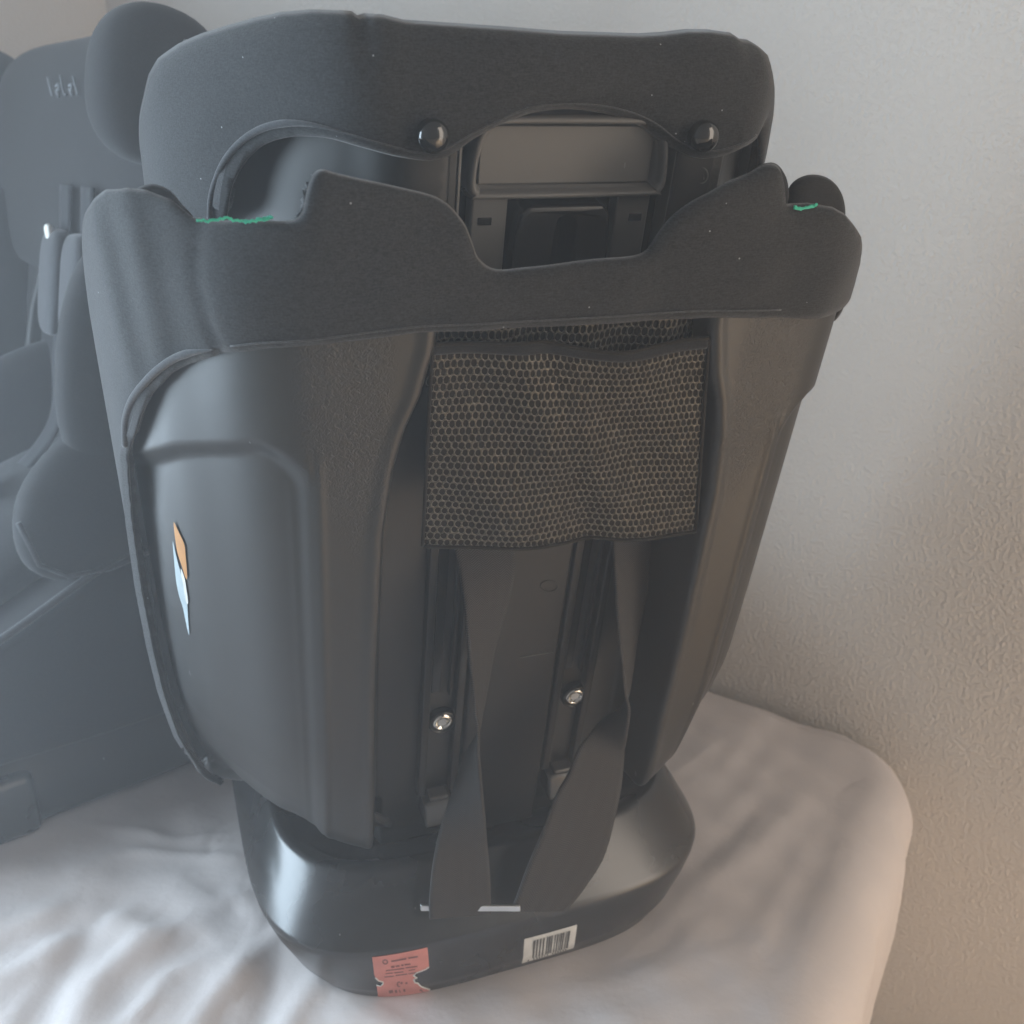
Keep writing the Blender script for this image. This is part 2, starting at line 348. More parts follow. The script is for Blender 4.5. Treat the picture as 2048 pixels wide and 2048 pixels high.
# ------------------------------------------------------------------ bed with a loose white sheet
ED = Vector((.5, .866, 0))           # foot edge of the mattress, towards the wall
BU = WDIR; 
def ridge(P, path, w, hgt):
    d = np.full(len(P), 1e9); tt = np.zeros(len(P)); n = len(path) - 1
    for i in range(n):
        a, b = path[i], path[i + 1]; ab = b - a; L = ab @ ab + 1e-12
        t = np.clip(((P - a) @ ab) / L, 0, 1); dist = np.hypot(*(P - a - t[:, None] * ab).T)
        m = dist < d; d = np.where(m, dist, d); tt = np.where(m, (i + t) / n, tt)
    return hgt * np.exp(-(d / w) ** 2) * np.clip(np.sin(np.clip(tt * .86 + .07, 0, 1) * pi), 0, 1) ** .7
FOLDS = [  # picture polyline of a crest, width, height
 ([(-60, 1990), (83, 1914), (145, 1881), (230, 1850)], .016, .012), ([(120, 2120), (199, 1968), (290, 1893), (344, 1868), (420, 1850)], .016, .014),
 ([(40, 2100), (120, 1960), (186, 1852), (240, 1800)], .012, -.008), ([(290, 1806), (352, 1852), (393, 1893), (440, 1912)], .006, -.006),
 ([(360, 2120), (420, 2010), (455, 1968), (509, 1914), (540, 1880)], .014, .011), ([(480, 2120), (518, 2047), (538, 1955), (545, 1900)], .012, -.009),
 ([(540, 2140), (580, 2047), (621, 1976), (640, 1940)], .013, .009), ([(200, 1716), (257, 1707), (380, 1712), (476, 1722)], .007, .006),
 ([(180, 1650), (290, 1668), (340, 1680), (400, 1676), (480, 1662)], .007, .005), ([(60, 1830), (178, 1820), (265, 1862), (300, 1890)], .012, .008),
 ([(-80, 1760), (60, 1745), (200, 1765), (330, 1770)], .02, .006), ([(380, 1790), (430, 1810), (480, 1800), (510, 1850)], .012, .006), ([(-50, 1860), (60, 1850), (150, 1790)], .014, .007),
 ([(250, 2100), (300, 1990), (380, 1930), (450, 1920)], .009, .005), ([(230, 2060), (280, 2020), (380, 1985)], .006, .004),
 ([(1360, 1830), (1400, 1775), (1505, 1696), (1575, 1630), (1610, 1590)], .016, .012), ([(1400, 1662), (1488, 1595), (1549, 1516), (1570, 1480)], .015, .009),
 ([(1440, 1990), (1510, 1898), (1536, 1832), (1602, 1718), (1640, 1660)], .014, .009), ([(1000, 2010), (1062, 1990), (1180, 1968), (1330, 1945), (1460, 1905), (1520, 1880)], .012, .008),
 ([(820, 2080), (1000, 2050), (1250, 2040), (1400, 2000), (1500, 1960)], .02, .008), ([(1380, 1745), (1470, 1660), (1520, 1600)], .009, -.007), ([(1580, 2080), (1640, 1900), (1690, 1760), (1705, 1690)], .016, .006),
 ([(1340, 1560), (1400, 1500), (1440, 1440)], .012, .006), ([(640, 2045), (760, 2052), (860, 2120)], .014, .010), ([(1250, 1930), (1330, 1890), (1390, 1820)], .008, -.005), ([(1430, 1560), (1480, 1500), (1520, 1430)], .012, .006)]
FPATH = [(np.array([on_bed(*p)[:2] for p in dens(f, 5)]), w, h) for f, w, h in FOLDS]
CREASE = []
for i in range(34):
    c = np.array([RNG.uniform(-.50, .05), RNG.uniform(.50, .82)]) if i < 24 else np.array([RNG.uniform(.05, .36), RNG.uniform(.6, 1.02)]); t = RNG.uniform(.2, 1.6) if i < 24 else RNG.uniform(.5, 1.1); L = RNG.uniform(.02, .06); k_ = RNG.normal(0, .25)
    CREASE.append((np.array([c + L * u * np.array([cos(t + k_ * u), sin(t + k_ * u)]) for u in np.linspace(-1, 1, 6)]), RNG.uniform(.0018, .0034), RNG.choice([-1, 1]) * RNG.uniform(.0010, .0022) * (1 if i < 24 else .6)))
def bed_height(P):
    z = np.zeros(len(P))
    for path, w, h in FPATH: z += ridge(P, path, w, h * (.26 if path[:, 0].mean() > .0 else .70))
    x, y = P[:, 0], P[:, 1]
    for path, w, h in CREASE: z += ridge(P, path, w, h)
    z += .0025 * np.sin(x * 23 + y * 9 + 1) * np.sin(y * 17 - x * 6) + .0012 * np.sin(x * 51 - y * 37) + .0008 * np.sin(x * 90 + y * 71 + 2)
    return z
def make_bed():
    root = empty('bed', (KCOR.x - BU.x * .8 - WNRM.x * .5, KCOR.y - BU.y * .8 - WNRM.y * .5, -.60))
    tag(root, 'bed with a crumpled white cotton sheet pushed against the rough wall', 'bed')
    R0 = np.array(root.location)
    # coordinates: u towards the foot end (0 at the foot edge), v away from the wall
    us = np.concatenate([np.linspace(-2.0, -1.15, 12)[:-1], np.linspace(-1.15, -.09, 210)[:-1], np.linspace(-.09, .0, 30)]); vs = np.concatenate([np.linspace(.015, .62, 150)[:-1], np.linspace(.62, 1.15, 50)])
    bud = np.array(BU); edd = np.array(ED); rad = .055
    def edgept(u, v):  # u<=0 inside; rolls over the foot edge
        return u, v
    nu, nv = len(us), len(vs)
    ext = np.concatenate([us, rad * np.sin(np.linspace(0, pi / 2, 12))[1:]])
    zz = np.concatenate([np.zeros(nu), -rad * (1 - np.cos(np.linspace(0, pi / 2, 12)))[1:]])
    ext = np.concatenate([ext, np.full(8, rad) - np.array([.001, .004, .008, .012, .014, .016, .017, .018])]); zz = np.concatenate([zz, -rad - np.linspace(.03, .36, 8)])
    V = []; rr = .10
    for u, z0 in zip(ext, zz):
        v = vs
        ub = np.minimum(u, 0)
        # rounded mattress corner beside the wall
        over = np.maximum(rr - v, 0); shr = rr - np.sqrt(np.clip(rr * rr - over * over, 0, None))
        uu = u - rad - shr * sstep(np.full_like(v, u), -.25, -.02)
        X = KCOR.x + uu * bud[0] - v * edd[0]; Y = KCOR.y + uu * bud[1] - v * edd[1]
        P = np.stack([X, Y], 1); fade = 1 - sstep(np.full_like(v, u), -.03, .03)
        Z = bed_height(P) * fade + z0
        Z = Z - .03 * sstep(v, 1.09, 1.15) - .008 * (1 - sstep(v, .015, .04))
        if z0 < -.01: 
            ww = .006 * np.sin(v * 38 + 1) + .003 * np.sin(v * 90); X = X + ww * bud[0] * min(1, -z0 * 8); Y = Y + ww * bud[1] * min(1, -z0 * 8)
        V.append(np.stack([X, Y, Z], 1))
    V = np.array(V); n0 = V.shape[0]
    # side skirt along the open long edge
    drop = np.stack([V[:, -1] + np.array([-.02 * edd[0], -.02 * edd[1], -dz]) for dz in (.03, .12, .36)], 1)
    V = np.concatenate([V, drop], 1); n1 = V.shape[1]
    sh = mesh('sheet', V.reshape(-1, 3) - R0, gridf(n0, n1), M['sheet'], root); recalc(sh)
    mat_v = []
    for z in (-.34, -.062):
        for u, v in ((-1.95, .06), (-.14, .06), (-.14, 1.08), (-1.95, 1.08)):
            mat_v.append((KCOR.x + u * BU.x - v * ED.x, KCOR.y + u * BU.y - v * ED.y, z))
    mt = mesh('mattress', np.array(mat_v) - R0, [(0, 1, 2, 3), (4, 7, 6, 5), (0, 4, 5, 1), (1, 5, 6, 2), (2, 6, 7, 3), (3, 7, 4, 0)], M['paper'], root, smooth=False); recalc(mt)
    for u, v in ((-1.9, .1), (-.2, .1), (-.2, 1.0), (-1.9, 1.0)):
        c = np.array([KCOR.x + u * BU.x - v * ED.x, KCOR.y + u * BU.y - v * ED.y, 0]) - R0; c[2] = 0
        box('leg', (c[0] - .03, c[1] - .03, 0), (c[0] + .03, c[1] + .03, .258), M['floor'], root, .004)
    return root
make_bed()

# ================================================================== the main child seat, seen from behind
seat = empty('child_car_seat', (OB[0], OB[1], 0), TH)
tag(seat, 'large black child car seat seen from behind with mesh pocket and hanging straps', 'car seat')

# ---- base: a bowl shaped foot with a chamfered rim
BRING = [(0.000, .164, -.052), (.003, .171, -.060), (.020, .182, -.0675), (.045, .194, -.073), (.060, .1995, -.0755), (.0675, .2010, -.0760), (.0705, .2000, -.0740),
         (.090, .190, -.0575), (.110, .179, -.0405), (.1135, .175, -.0365), (.1135, .168, -.029), (.104, .160, -.018), (.096, .14, .01)]
def base_out(x, z):
    W = np.interp(z, [r[0] for r in BRING[:6]], [r[1] for r in BRING[:6]]); yb = np.interp(z, [r[0] for r in BRING[:6]], [r[2] for r in BRING[:6]])
    e = 4.0; yc = .125; return yc - (yc - yb) * (1 - np.clip(np.abs(x) / W, 0, .999) ** e) ** (1 / e)
def make_base():
    V = []; n = 160
    for z, W, yb in BRING:
        yc = .125; e = 4.0
        for k in range(n):
            t = 2 * pi * k / n; c, s = cos(t), sin(t)
            x = W * np.sign(c) * abs(c) ** (2 / e); y = yc + (yc - yb) * np.sign(s) * abs(s) ** (2 / e) * (1.0 if s < 0 else 1.25); V.append((x, y, z))
    m = len(BRING); Fc = []
    for i in range(m - 1):
        for k in range(n): Fc.append((i * n + k, i * n + (k + 1) % n, (i + 1) * n + (k + 1) % n, (i + 1) * n + k))
    Fc.append(tuple(range(n))[::-1]); Fc.append(tuple(range((m - 1) * n, m * n)))
    return recalc(mesh('base', V, Fc, M['base'], seat))
base = make_base()

# ---- shell: loft with side lobes, a central channel and recessed side panels
def chan(h): return np.interp(h, [0, .2, .31, .355, .38, .40, .43, .5], [.113, .113, .110, .105, .099, .091, .084, .080])
def make_shell():
    qs = np.unique(np.concatenate([np.linspace(-.345, -.17, 70), np.linspace(-.175, -.075, 70), np.linspace(-.075, .075, 20), np.linspace(.075, .175, 70), np.linspace(.17, .345, 70)]))
    vs = np.concatenate([np.linspace(0, .75, 170)[:-1], np.linspace(.75, .83, 40)[:-1], np.linspace(.83, 1, 30)])
    a0, d0, _ = S_shell(qs, np.full_like(qs, .1))
    dl = np.where(np.abs(qs) < .15, -.05, d0); hlip = np.where(np.abs(qs) < chan(.0) , .012 , .012 - .72 * (dl + .05)) + np.maximum(np.abs(qs) - .275, 0) * 2.2
    V = []; GR = []
    for k, v in enumerate(np.concatenate([[-.06, -.035, -.004, -.0005], vs])):
        h = hlip + (.462 - .045 * (1 - sstep(np.abs(qs), .065, .10)) - 1.25 * np.maximum(np.abs(qs) - .235, 0) - hlip) * v if v >= 0 else hlip + v * (1 - sstep(np.abs(qs), .20, .27))
        a, d, hh = S_shell(qs, h)
        x = np.abs(qs)
        # recessed side panel under a rounded ridge
        q1 = x - .149; h1 = np.interp(x, [.149, .182, .201, .223, .247, .263, .287, .40], [.377, .375, .367, .358, .347, .337, .323, .26]) - h; r = .034
        sd = np.where((q1 < r) & (h1 < r), r - np.hypot(r - q1, r - h1), np.minimum(q1, h1)); sd = np.where((q1 < 0) | (h1 < 0), np.minimum(q1, h1), sd)
        ins = .0055 * sstep(sd, -.002, .013) - .0013 * np.exp(-((sd + .0035) / .0028) ** 2) * sstep(h1 - q1, .0, .03)
        ins = ins - .0006 * sstep(h1 - q1, .0, .03) * np.exp(-((sd - .013) / .003) ** 2)
        # normal of the profile
        e = 1e-3; a2, d2, _ = S_shell(qs + e, h); tx, ty = (a2 - a), (d2 - d); L = np.hypot(tx, ty) + 1e-12
        nx, ny = -ty / L, tx / L                      # inwards
        a = a + nx * ins; d = d + ny * ins
        # channel
        c = chan(h); ch = .052 * (1 - sstep(x, c - .015, c + .001)); d = d + ch - .0015 * np.exp(-((x - c - .004) / .004) ** 2)
        # rounding in at the bottom lip
        t = np.clip((.030 - (h - hlip)) / .030, 0, 1); rin = .010 * (1 - np.sqrt(1 - t * t))
        if v < -.002: rin = rin + (.030 if v > -.01 else .05 if v > -.05 else .07) * (1 - sstep(x, .22, .29))
        elif v < 0: rin = rin + .004
        lob = sstep(x, c - .02, c)
        a = a + nx * rin * lob; d = d + ny * rin * lob
        V.append(b2a(a, d, h)); GR.append(.75 * sstep(x, .100, .112) * (1 - sstep(x, .15, .166)) * sstep(h, .27 + 2.2 * np.abs(x - .125), .33 + 2.2 * np.abs(x - .125)))
    V = np.array(V); nu, nv = V.shape[:2]
    Fc = gridf(nu, nv); midx = []
    for i in range(nu - 1):
        for k in range(nv - 1):
            x = abs(.5 * (qs[k] + qs[k + 1])); midx.append(0)
    o = mesh('shell', V.reshape(-1, 3), Fc, None, seat, mats=[M['shell_loft']])
    ga = o.data.attributes.new('grain', 'FLOAT', 'POINT'); ga.data.foreach_set('value', np.array(GR, dtype=np.float32).ravel())
    recalc(o); bm = bmesh.new(); bm.from_mesh(o.data); bm.normal_update()
    if sum(f.normal.y * f.calc_area() for f in bm.faces) > 0: bmesh.ops.reverse_faces(bm, faces=bm.faces)
    bm.to_mesh(o.data); bm.free(); solid(o, .004); return o
shell = make_shell()
# inner upholstery so that the seat is a seat from every side
qs = np.linspace(-1, 1, 60); hs = np.linspace(.06, .395, 30); V = []
for h in hs:
    w = np.interp(h, *WH) - .006; V.append(b2a(qs * w, .05 + .14 * np.abs(qs) ** 4, np.full_like(qs, h)))
solid(recalc(mesh('back_pad', np.array(V).reshape(-1, 3), gridf(30, 60), M['cover_dark'], seat)), .012)
def loft(name, rings, mat, parent, cap=True):
    n = len(rings[0]); V = [p for r in rings for p in r]; Fc = []
    for i in range(len(rings) - 1):
        for k in range(n): Fc.append((i * n + k, i * n + (k + 1) % n, (i + 1) * n + (k + 1) % n, (i + 1) * n + k))
    if cap: Fc.append(tuple(range(n))[::-1]); Fc.append(tuple(range((len(rings) - 1) * n, len(rings) * n)))
    return recalc(mesh(name, V, Fc, mat, parent))
def rrect(cx, cy, sx, sy, e, n, z, fy=None):
    o = []
    for k in range(n):
        t = 2 * pi * k / n; c, s = cos(t), sin(t); x = sx * np.sign(c) * abs(c) ** (2 / e); y = sy * np.sign(s) * abs(s) ** (2 / e)
        o.append((cx + x, cy + y, z if fy is None else fy(x, y)))
    return o
loft('seat_cushion', [rrect(0, .23, .14, .17, 3, 64, .085), rrect(0, .235, .16, .19, 3, 64, .12), rrect(0, .24, .165, .20, 3, 64, .19), rrect(0, .24, .16, .195, 3, 64, .215), rrect(0, .24, .14, .17, 3, 64, .225)], M['cover_dark'], seat)

# ---- channel furniture: centre plate, rails with screws and end blocks
cp = bbox_b('centre_plate', (-.0315, .0385), (-.007, .004), (-.07, .30), M['shell'], seat, .003)
for px0, px1, py0, py1 in ((1040, 1105, 1315, 1304),):
    A0, A1 = on_b(px0, py0, -.0072), on_b(px1, py1, -.0072); tube('moulding_line', [b2a(*A0), b2a(*A1)], .0005, M['grey'], cp, 6)
# moulded mark (an oval with two strokes, too faint to read)
mk = [b2a(*on_b(1098 + 17 * cos(t), 1172 + 11 * sin(t), -.0072)) for t in np.linspace(0, 2 * pi, 24)[:-1]]
tube('moulded_mark', mk, .0004, M['shell'], cp, 6, True)
for sgn in (-1, 1):
    rc = .0035 + sgn * .0535
    r = bbox_b('harness_rail', (rc - .0165, rc - .0100), (-.006, .006), (.012, .34), M['shell'], seat, .0015)
    bbox_b('rail_flange', (rc + .0100, rc + .0165), (-.006, .006), (.012, .34), M['shell'], r, .0015)
    bbox_b('slot_floor', (rc - .0099, rc + .0099), (.0035, .008), (.010, .34), M['shell_gloss'], r, .0005)
    bbox_b('slot_step', (rc - .0085, rc - .0010), (.0000, .0036), (.120, .34), M['shell_gloss'], r, .0008)
    bbox_b('slot_rib', (rc + .0048, rc + .0065), (-.0035, .0036), (.118, .34), M['shell'], r, .0006)
    sh_ = .091; sa = rc + (.001 if sgn < 0 else .004)
    # screw: dished washer, bright socket head
    def disc(rad, d, n=36, sa=sa): return [tuple(b2a(sa + rad * cos(2 * pi * k / n), d, sh_ + rad * sin(2 * pi * k / n))) for k in range(n)]
    s = loft('screw', [disc(.0112, .003), disc(.0112, -.0035), disc(.0105, -.0048), disc(.0095, -.0048), disc(.0090, -.0025), disc(.0088, -.0006)], M['shell_gloss'], seat)
    loft('screw_head', [disc(.0086, -.0008), disc(.0086, -.0026), disc(.0076, -.0042), disc(.0064, -.0048), disc(.0056, -.0048), disc(.0048, -.0018), disc(.0044, -.0012)], M['chrome'], s)
    loft('socket', [[tuple(b2a(sa + .0040 * cos(pi / 3 * k + .3), d, sh_ + .0040 * sin(pi / 3 * k + .3))) for k in range(6)] for d in (-.0014, -.0036)], M['chrome'], s).data.polygons.foreach_set('use_smooth', np.zeros(8, dtype=bool))
    ea = rc - .0005; 
    eb = box('rail_end_block', (ea - .0125, -.020, -.013), (ea + .0125, .004, .011), M['block'], seat, .003, lambda x, y, z: tuple(b2a(x, y - (.0 if z < 0 else -.006) * (1 if y < -.01 else 0), z)))
    bbox_b('block_lip', (ea - .0080, ea + .0080), (-.0135, -.002), (.0115, .0165), M['block'], eb, .0018)

# ---- mesh pocket
def pocket_pt(u, v, off=0):
    tl, tr, bl, br = np.array(on_b(864, 690, -.044)), np.array(on_b(1417, 676, -.047)), np.array(on_b(845, 1091, -.036)), np.array(on_b(1391, 1062, -.044))
    u = np.asarray(u, float)[..., None]; v = np.asarray(v, float)[..., None]
    P = (1 - v) * ((1 - u) * tl + u * tr) + v * ((1 - u) * bl + u * br)
    u = u[..., 0]; v = v[..., 0]; P = P.copy()
    sag = .0045 * np.sin(pi * np.clip((u - .35) / .65, 0, 1)) ** 1.5 * (1 - v) ** 3            # mouth hangs open to the right
    P[..., 2] -= sag + .003 * np.sin(pi * u) * v ** 2 - .006 * u * v * (1 - u)
    wr = 1.05 * (.0035 * np.sin(u * 7.2 + v * 3.1 + .4) + .0022 * np.sin(u * 15 - v * 8 + 1) + .0006 * np.sin(v * 24 + u * 9) + .0035 * np.exp(-((u - .38 - .22 * v) / .06) ** 2) - .004 * np.exp(-((v - .16 + .12 * u) / .05) ** 2) * u)
    P[..., 1] += wr * np.sin(pi * np.clip(u, 0, 1)) ** .5 * .8 - .006 * np.sin(pi * u) * (.4 + .6 * v) + off
    return b2a(P[..., 0], P[..., 1], P[..., 2])
def net(name, nc, nr, fn, parent, hole=.86):
    V = []; Fc = []; ns = 12
    hexa = [(cos(pi / 6 + pi / 3 * k), sin(pi / 6 + pi / 3 * k)) for k in range(6)]
    outer = []
    for k in range(6):
        a, b = hexa[k], hexa[(k + 1) % 6]; outer += [a, ((a[0] + b[0]) / 2, (a[1] + b[1]) / 2)]
    dx = 1 / (nc + .5); dy = 1 / (nr + .33)
    U = []; W = []
    for r in range(nr):
        for c in range(nc):
            cx = (c + .5 + (.5 if r % 2 else 0)) * dx; cy = (r + .66) * dy; b0 = len(U)
            hv = hole * RNG.uniform(.93, 1.05); ox, oy = RNG.normal(0, .03, 2)
            for x, y in outer: U.append(cx + x * dx / 1.732); W.append(cy + y * dy / 1.5)
            for x, y in outer:
                a = math.atan2(y, x); U.append(cx + (hv * .5 * cos(a) + ox) * dx); W.append(cy + (hv * .60 * sin(a) + oy) * dy)
            for k in range(ns): Fc.append((b0 + k, b0 + (k + 1) % ns, b0 + ns + (k + 1) % ns, b0 + ns + k))
    V = fn(np.clip(np.array(U), 0, 1), np.clip(np.array(W), 0, 1)); o = mesh(name, V, Fc, M['net'], parent)
    bm = bmesh.new(); bm.from_mesh(o.data); bmesh.ops.remove_doubles(bm, verts=bm.verts, dist=1e-5); bmesh.ops.recalc_face_normals(bm, faces=bm.faces)
    bm.normal_update()
    if sum(f.normal.y * f.calc_area() for f in bm.faces) > 0: bmesh.ops.reverse_faces(bm, faces=bm.faces)
    bm.to_mesh(o.data); bm.free(); solid(o, .0007); return o
uu, vv = np.meshgrid(np.linspace(0, 1, 50), np.linspace(0, 1, 40), indexing='ij')
pk = recalc(mesh('pocket_lining', pocket_pt(uu, vv, .0016).reshape(-1, 3), gridf(50, 40), M['lining'], seat)); solid(pk, .001)
net('mesh_pocket', 44, 29, pocket_pt, seat)
def back_pt(u, v, off=0):
    u = np.asarray(u, float); v = np.asarray(v, float); return b2a(-.083 + .165 * u, -.036 + .003 * np.sin(u * 20) + off, .448 - .05 * v)
uu, vv = np.meshgrid(np.linspace(0, 1, 40), np.linspace(0, 1, 10), indexing='ij')
net('pocket_rear_net', 42, 9, back_pt, pk); solid(recalc(mesh('rear_lining', back_pt(uu, vv, .002).reshape(-1, 3), gridf(40, 10), M['lining'], pk)), .001)
# bound edges of the pocket
for nm, us, vs in (('hem', np.linspace(0, 1, 60), np.zeros(60)), ('hem', np.linspace(0, 1, 60), np.ones(60)), ('hem', np.zeros(40), np.linspace(0, 1, 40)), ('hem', np.ones(40), np.linspace(0, 1, 40))):
    tube(nm, pocket_pt(us, vs, -.0003), .0012, M['lining'], pk, 8)
V = []
for v_, o_ in ((0, -.0008), (.012, -.0012), (.03, -.0013), (.045, -.0008)): V.append(pocket_pt(np.linspace(0, 1, 60), np.full(60, v_), o_))
solid(recalc(mesh('mouth_band', np.array(V).reshape(-1, 3), gridf(4, 60), M['cover_dark'], pk)), .0008)

# ---- backrest cover: stretched over shoulders, open at the middle
SC6 = lambda q, h: S_shell(q, h, .006)
def S_cover(q, h):
    a, d, h = S_shell(q, h, .006); return a, d + .004 * (1 - sstep(np.abs(a), .04, .11)), h
CT = [(391, 444), (440, 448), (500, 447), (560, 447), (590, 443), (606, 425), (613, 398), (622, 368), (633, 350), (650, 345), (672, 352), (709, 361), (763, 372), (817, 385), (872, 400), (901, 415), (920, 434), (937, 458), (951, 493), (964, 524), (999, 546), (1060, 541), (1130, 533), (1220, 523), (1274, 518), (1303, 506), (1325, 475), (1354, 436), (1390, 406), (1426, 388), (1462, 370), (1499, 357), (1522, 345), (1542, 335), (1560, 334), (1572, 345), (1580, 366), (1584, 384)]
CB = [(1643, 643), (1553, 642), (1415, 641), (1300, 649), (1143, 659), (962, 669), (832, 674), (700, 690), (620, 697), (543, 704), (453, 712), (380, 738), (344, 757), (308, 796), (286, 835), (275, 872)]
ct = unproj(S_cover, CT); cb = unproj(S_cover, CB)
left_band = [(-.290, .32), (-.305, .26), (-.312, .20), (-.318, .14), (-.312, .10), (-.305, .06), (-.298, .025), (-.286, -.015), (-.279, -.036), (-.290, -.036), (-.318, .0), (-.335, .03), (-.36, .08), (-.40, .12)]
poly = [(-.40, .28), (-.36, .35), (-.338, .40), (-.318, .442), (-.300, .468), (-.288, .479), (-.276, .487), (-.259, .493), (-.243, .495), (-.225, .495)] + [tuple(p) for p in dens(ct, 4)] + unproj(S_cover, [(1588, 418), (1631, 414), (1672, 418), (1694, 430)]) + [(.175, .480), (.20, .457), (.24, .415), (.30, .36), (.40, .27), (.40, .12), (.37, .10), (.345, .11), (.335, .15), (.325, .25), (.31, .32), (.275, .38), (.228, .420), (.190, .430)] + cb + left_band
def cov_lift(V2, e):
    q, h = V2[:, 0], V2[:, 1]
    sm = np.minimum(np.abs(q + .198 + .010 * np.sin((h - .43) * 40)), np.abs(q - .205))                   # vertical seams
    return -.0022 * np.exp(-(sm / .0028) ** 2) * (h > .42) + .0016 * sstep(e, .004, .03)
cover = patch('backrest_cover', np.array(poly), S_cover, M['cover'], seat, cell=.0055, roll=.005, thick=.005, lift=cov_lift,
      disp=lambda a, h: wob(a, h, .0011, 45, 3) + .0016 * np.sin((a + .235) * 300 + h * 30) * np.exp(-((a + .235) / .022) ** 2) * sstep(h, .33, .43) + .0022 * np.sin(a * 60 + h * 40) * np.exp(-((h - .50) / .02) ** 2))
def on_surface(S, pts, lift=0, n=8):
    P = np.array(unproj(S, pts)); P = dens(P, n); a, d, h = S(P[:, 0], P[:, 1]); return b2a(a, d - lift, h)
# rolled binding along the left arch of the cover, with its stitch line
tube('piping', on_surface(S_cover, [(430, 698), (377, 706), (340, 721), (301, 752), (268, 792), (254, 825), (250, 854), (251, 890)], .0005), .0022, M['piping'], cover, 10, False, np.clip(np.linspace(.1, 6, 57), 0, 1))
tube('stitching', on_surface(S_cover, [(1560, 618), (1415, 620), (1300, 626), (1143, 636), (962, 646), (832, 652), (700, 668), (543, 683), (460, 690)], .0012), .00045, M['piping'], cover, 6)
# shoulder loops that stand up behind the cover
def loop_tab(ps, d0, label=None):
    S0 = lambda q, h: (np.asarray(q, float), np.full_like(np.asarray(q, float), d0), np.asarray(h, float))
    P = [on_b(x, y, d0)[::2] for x, y in ps]
    return patch('shoulder_loop', dens(P, 6, True), S0, M['cover_dark'], cover, cell=.004, roll=.006, thick=.012)
loop_tab([(262, 470), (258, 420), (268, 390), (290, 377), (315, 376), (344, 390), (366, 416), (391, 444), (400, 480), (330, 500)], .046)
loop_tab([(1587, 460), (1585, 400), (1592, 376), (1611, 361), (1636, 355), (1665, 361), (1687, 380), (1697, 408), (1698, 440), (1690, 480), (1640, 500)], -.004)
loop_tab([(1500, 420), (1500, 365), (1525, 340), (1545, 332), (1562, 333), (1576, 346), (1584, 368), (1585, 400), (1570, 440)], -.030)
def thread(pts, d):
    P = dens([b2a(*on_b(x, y, d)) for x, y in pts], 6); P += RNG.normal(0, .00025, P.shape); tube('thread', P, .00065, M['thread'], cover, 6)
thread([(393, 441), (420, 441), (450, 436), (470, 441), (492, 443), (520, 438), (543, 434)], -.045)
thread([(490, 444), (515, 440), (535, 439), (545, 431)], -.047)
thread([(1589, 412), (1595, 417), (1612, 414), (1631, 409), (1629, 412), (1602, 418), (1588, 415)], -.053)
# ragged seam edge of the tab
rag = np.array([b2a(*on_b(x, y, -.049)) for x, y in dens([(594, 440), (606, 424), (612, 400), (615, 385), (622, 366), (630, 350)], 8)])
tube('raw_edge', rag + RNG.normal(0, .0009, rag.shape), .0012, M['piping'], cover, 7)

# ---- headrest
HB = [(458, 440), (463, 400), (472, 368), (489, 338), (513, 312), (543, 295), (580, 286), (616, 284), (672, 290), (745, 310), (803, 324), (854, 331), (886, 329), (919, 314), (948, 293), (998, 266), (1035, 250), (1071, 238), (1118, 232), (1165, 232), (1216, 239), (1263, 252), (1296, 263), (1325, 286), (1354, 304), (1390, 322), (1426, 326), (1459, 319), (1491, 306), (1520, 288)]
HT = [(1556, 112), (1527, 92), (1511, 90), (1491, 77), (1444, 71), (1401, 71), (1354, 77), (1306, 80), (1143, 74), (1035, 65), (926, 58), (825, 52), (781, 41), (745, 39), (732, 45), (718, 35), (699, 33), (634, 31), (572, 36), (518, 47), (460, 63), (409, 79), (362, 99), (319, 127), (299, 158)]
hb = unproj(S_head, HB); ht = unproj(S_head, HT)
poly = [(-.40, .37), (-.36, .38), (-.30, .41), (-.23, .445)] + [tuple(p) for p in dens(hb, 4)] + [(.128, .526), (.16, .50), (.20, .455), (.26, .41), (.40, .37), (.40, .455), (.34, .475), (.27, .497), (.20, .524), (.165, .541), (.145, .553), (.13, .5605)] + ht + [(ht[-1][0] - .012, ht[-1][1] - .014), (ht[-1][0] - .028, ht[-1][1] - .030), (-.325, .470), (-.36, .452), (-.40, .44)]
def head_roll(V2): return .006 + .010 * sstep(V2[:, 1], .49, .56)
def head_lift(V2, e):
    q = V2[:, 0]; s = np.minimum(np.abs(q + .1125), np.abs(q - .100)); return -.0025 * np.exp(-(s / .003) ** 2) * (V2[:, 1] > .56) + .002 * sstep(e, .005, .04)
head = empty('headrest', (0, 0, 0)); head.parent = seat
hcov = patch('headrest_cover', np.array(poly), S_head, M['cover'], head, cell=.0055, thick=.009, rollfn=head_roll, lift=head_lift, disp=lambda a, h: wob(a, h, .0010, 40, 9) + .0015 * np.exp(-((h - .548) / .02) ** 2) * np.sin(a * 55))
tube('piping', on_surface(S_head, [(420, 436), (422, 398), (431, 362), (449, 322), (478, 286), (514, 261), (554, 248), (600, 246), (650, 254), (690, 264)], .0006), .0019, M['piping'], hcov, 10, False, np.clip(np.linspace(3.2, 0.05, 73), 0, 1))
tube('stitching', on_surface(S_head, [(600, 246), (680, 262), (760, 285), (830, 303), (880, 300), (912, 284), (950, 262), (1000, 238), (1060, 214), (1130, 207), (1200, 210), (1262, 224), (1310, 246), (1350, 277), (1390, 298), (1430, 300), (1470, 290), (1510, 268)], .0016), .00045, M['piping'], hcov, 6)
